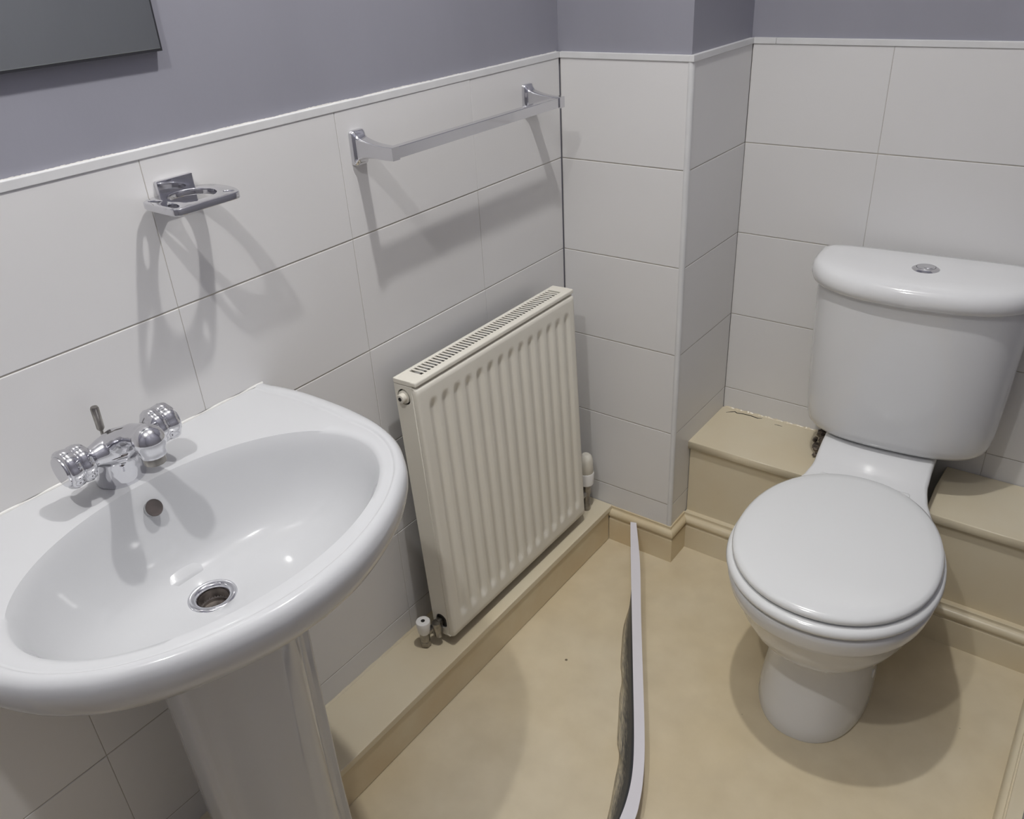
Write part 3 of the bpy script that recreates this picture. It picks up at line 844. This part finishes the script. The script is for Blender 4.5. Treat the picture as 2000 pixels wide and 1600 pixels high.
# dual flush button
bm = bmesh.new()
BP = (CU+0.002, 0.050, 0.786)
add_lathe(bm, [(0, 0.0245), (0.0012, 0.0245), (0.0040, 0.0205), (0.0052, 0.0182), (0.0050, 0.0172), (0.002, 0.0168)], BP, (0, 0, 1), 40)
btn = link_bm('flush_button', bm, M_CHROME, t, smooth=True, angle=40)
def half_disc(r, a0, a1, inset):
    n = 20
    return [(r*math.cos(a0+(a1-a0)*i/n), r*math.sin(a0+(a1-a0)*i/n)) for i in range(n+1)]
big = [(0.0160*math.cos(2*PI*i/40), 0.0160*math.sin(2*PI*i/40)) for i in range(40)]
small = [(0.0045+0.0080*math.cos(2*PI*i/28), -0.002+0.0068*math.sin(2*PI*i/28)) for i in range(28)]
smallh = [(0.0045+0.0087*math.cos(2*PI*i/28), -0.002+0.0075*math.sin(2*PI*i/28)) for i in range(28)]
bm = flat_shape([big, smallh], 0.004, 0.0005, 1)
bmesh.ops.translate(bm, verts=bm.verts, vec=(BP[0], BP[1], BP[2]+0.0036))
link_bm('full_flush_key', bm, M_CHROME, btn)
bm = flat_shape([small], 0.004, 0.0008, 2)
bmesh.ops.translate(bm, verts=bm.verts, vec=(BP[0], BP[1], BP[2]+0.0044))
link_bm('half_flush_key', bm, M_CHROME, btn)

# ------------------------------------------------------------------ towel rail
t = thing('towel_rail', 'chrome square-section towel rail on the tiles above the radiator', 'towel rail', (0, -0.35, 1.10))
def rrect(w_, h_, r, n=5):
    pts = []
    for cx, cy, a0 in ((w_-r, h_-r, 0), (-w_+r, h_-r, PI/2), (-w_+r, -h_+r, PI), (w_-r, -h_+r, 3*PI/2)):
        for i in range(n+1):
            a_ = a0+PI/2*i/n
            pts.append((cx+r*math.cos(a_), cy+r*math.sin(a_)))
    return pts
def bracket(y, s):
    bm = bmesh.new()
    prof = [(0.0005, .0150, .0270, .005, 0), (0.005, .0150, .0270, .006, 0), (0.0075, .0138, .0258, .006, 0), (0.010, .0120, .0220, .006, 0), (0.014, .0112, .0172, .005, 0), (0.022, .0104, .0142, .004, 0), (0.034, .0094, .0120, .003, -.001), (0.048, .0086, .0106, .002, -.002), (0.066, .0082, .0102, .0012, -.003), (0.0835, .0080, .0100, .001, -.003)]
    rings = [[Vector((x, y+0.35+a_, zo+b_)) for a_, b_ in rrect(w_, h_, r)] for x, w_, h_, r, zo in prof]
    add_loft(bm, rings)
    return link_bm('bracket', bm, M_CHROME, t, smooth=True, angle=35)
bracket(-0.577, 1); bracket(-0.118, -1)
bm = bmesh.new(); add_box(bm, (0.0665, -0.570+0.35, -0.0118), (0.0815, -0.125+0.35, 0.0058), 0.0008, 2)
link_bm('rail', bm, M_CHROME, t)

# ------------------------------------------------------------------ soap dish / tumbler holder
t = thing('soap_holder', 'small chrome holder with a round opening on the tiles above the washbasin', 'holder', (0, -0.906, 1.108))
bm = bmesh.new(); add_box(bm, (0.0005, -0.0245, -0.016), (0.0075, 0.0285, 0.0215), 0.0012, 2)
link_bm('wall_plate', bm, M_CHROME, t)
outl = [(0.006, -0.030), (0.012, -0.048), (0.022, -0.0545), (0.050, -0.0565), (0.078, -0.0565), (0.086, -0.0535), (0.089, -0.046), (0.089, -0.020), (0.089, 0.010), (0.0885, 0.030), (0.086, 0.037), (0.079, 0.0415), (0.065, 0.0465), (0.045, 0.0485), (0.025, 0.046), (0.012, 0.038), (0.006, 0.026)]
oc = catmull([(x, y, 0) for x, y in outl], 5, closed=True)
hole = [(0.041+0.032*math.cos(2*PI*i/48), 0.0+0.031*math.sin(2*PI*i/48)) for i in range(48)]
def slot(cx, cy, a_, b_, rot):
    return [(cx+a_*math.cos(th)*math.cos(rot)-b_*math.sin(th)*math.sin(rot), cy+a_*math.cos(th)*math.sin(rot)+b_*math.sin(th)*math.cos(rot)) for th in [2*PI*i/24 for i in range(24)]]
bm = flat_shape([[(v.x, v.y) for v in oc], hole, slot(0.026, -0.0435, 0.011, 0.0055, 0.3), slot(0.066, -0.044, 0.014, 0.0065, -0.35), slot(0.074, 0.032, 0.0085, 0.005, 0.6)], 0.0085, 0.0011, 2)
for v in bm.verts:
    # dished: the ring rises a little toward its outer front bar
    v.co.z += 0.0
o = link_bm('ring_tray', bm, M_CHROME, t, smooth=True, angle=30)

# ------------------------------------------------------------------ mirror
t = thing('wall_mirror', 'frameless mirror on the grey wall above the washbasin', 'mirror', (0, -1.105, 1.6))
bm = bmesh.new(); add_box(bm, (0.0030, -0.230, -0.3205), (0.0064, 0.2262, 0.40), 0.0003, 1)
link_bm('glass', bm, M_MIRROR, t)
bm = bmesh.new(); add_box(bm, (-0.0055, -0.232, -0.3235), (0.0060, 0.2282, 0.4015))
link_bm('backing', bm, M_BLACKEDGE, t)

# ------------------------------------------------------------------ loose plastic strip on the floor
t = thing('vinyl_edging_strip', 'loose white plastic edging strip curling across the floor with dark adhesive beneath', 'strip', (0.4, -0.4, 0))
Lp = [(0.1935, -0.0186, 0.085), (0.2635, -0.1402, 0.070), (0.3446, -0.2795, 0.060), (0.4171, -0.4042, 0.056), (0.4824, -0.5167, 0.054), (0.5156, -0.576, 0.052), (0.5375, -0.620, 0.050), (0.5535, -0.6628, 0.050), (0.5648, -0.7106, 0.050), (0.572, -0.78, 0.050), (0.573, -0.86, 0.048), (0.565, -0.95, 0.045)]
Rp = [(0.2079, -0.0140, 0.085), (0.2817, -0.1285, 0.070), (0.3615, -0.2685, 0.060), (0.4337, -0.3932, 0.056), (0.4990, -0.5058, 0.054), (0.5366, -0.5733, 0.052), (0.5600, -0.6215, 0.050), (0.5770, -0.6640, 0.050), (0.5880, -0.7050, 0.050), (0.595, -0.78, 0.050), (0.597, -0.86, 0.048), (0.590, -0.95, 0.045)]
off = Vector((0.4, -0.4, 0))
Lc = [v-off for v in catmull(Lp, 6)]
Rc = [v-off for v in catmull(Rp, 6)]
bm = bmesh.new()
rings = []
for a_, b_ in zip(Lc, Rc):
    d = Vector((0, 0, 0.0022))
    rings.append([a_, b_, b_-d, a_-d])
add_loft(bm, rings)
link_bm('cover_strip', bm, M_STRIP, t)
# upright leg under the strip, standing on the floor
bm = bmesh.new()
rings = []
for a_, b_ in zip(Lc, Rc):
    mid = a_*0.35+b_*0.65
    sd = (b_-a_).normalized()*0.001
    top = mid-Vector((0, 0, 0.002))
    bot = Vector((mid.x, mid.y, 0.001 if mid.z < 0.062 else mid.z-0.055))
    rings.append([top-sd, top+sd, bot+sd, bot-sd])
add_loft(bm, rings)
link_bm('upright_leg', bm, M_STRIP, t)
# smeared adhesive flap between the strip and the floor
outer = [(0.3001, -0.2127), (0.318, -0.270), (0.3450, -0.3250), (0.372, -0.374), (0.3946, -0.4079), (0.412, -0.450), (0.4341, -0.4931), (0.4633, -0.5474), (0.4849, -0.5749), (0.5040, -0.6250), (0.5238, -0.6786), (0.5380, -0.73), (0.545, -0.80), (0.545, -0.88), (0.54, -0.95)]
Lsm = catmull(Lp, 6)
oc = catmull([(x, y, 0.0015) for x, y in outer], 6)
def nearest_on(poly, fr):
    i = fr*(len(poly)-1); k = min(int(i), len(poly)-2)
    return poly[k].lerp(poly[k+1], i-k)
# part of the strip edge from its fraction where the flap starts
i0 = 9
top = Lsm[i0:]
nv, nu = 60, 6
verts, faces, uvs = [], [], []
for i in range(nv):
    fr = i/(nv-1)
    tp = nearest_on(top, fr)-Vector((0, 0, 0.003)); bt = nearest_on(oc, fr)
    bt = bt+Vector((0.0010*math.sin(i*0.31), 0, 0))
    for j in range(nu):
        u = j/(nu-1)
        p = tp.lerp(bt, u)
        p.z = tp.z*(1-u)**1.6+bt.z*u+0.0015*math.sin(i*0.35+j)*u*(1-u)
        verts.append(p-off); uvs.append((u, fr*2))
for i in range(nv-1):
    for j in range(nu-1):
        faces.append((i*nu+j, i*nu+j+1, (i+1)*nu+j+1, (i+1)*nu+j))
o = link_mesh('adhesive_flap', verts, faces, M_SMEAR, t, smooth=True)
uvl = o.data.uv_layers.new(name='UVMap')
for lp in o.data.loops:
    uvl.data[lp.index].uv = uvs[lp.vertex_index]
sol = o.modifiers.new('thick', 'SOLIDIFY'); sol.thickness = 0.0008; sol.offset = -1

# ------------------------------------------------------------------ ceiling bulb holders (the room's lamps)
for k, (x, y) in enumerate(LIGHTS):
    t = thing('ceiling_lamp', ['bare bulb holder hanging from the ceiling nearer the toilet', 'bare bulb holder hanging from the ceiling nearer the doorway'][k], 'lamp', (x, y, CEIL), 0, 'ceiling lamps')
    bm = bmesh.new(); add_lathe(bm, [(-0.018, 0.02), (-0.014, 0.038), (-0.0005, 0.042)], (0, 0, 0), (0, 0, 1), 28)
    link_bm('ceiling_rose', bm, M_CAP, t, smooth=True, angle=40)
    bm = bmesh.new(); add_lathe(bm, [(-0.110, 0.005), (-0.016, 0.005)], (0, 0, 0), (0, 0, 1), 12)
    link_bm('stem', bm, M_LAMP, t, smooth=True, angle=40)
    bm = bmesh.new(); add_lathe(bm, [(-0.128, 0.013), (-0.124, 0.015), (-0.108, 0.012)], (0, 0, 0), (0, 0, 1), 20)
    link_bm('socket', bm, M_CAP, t, smooth=True, angle=40)
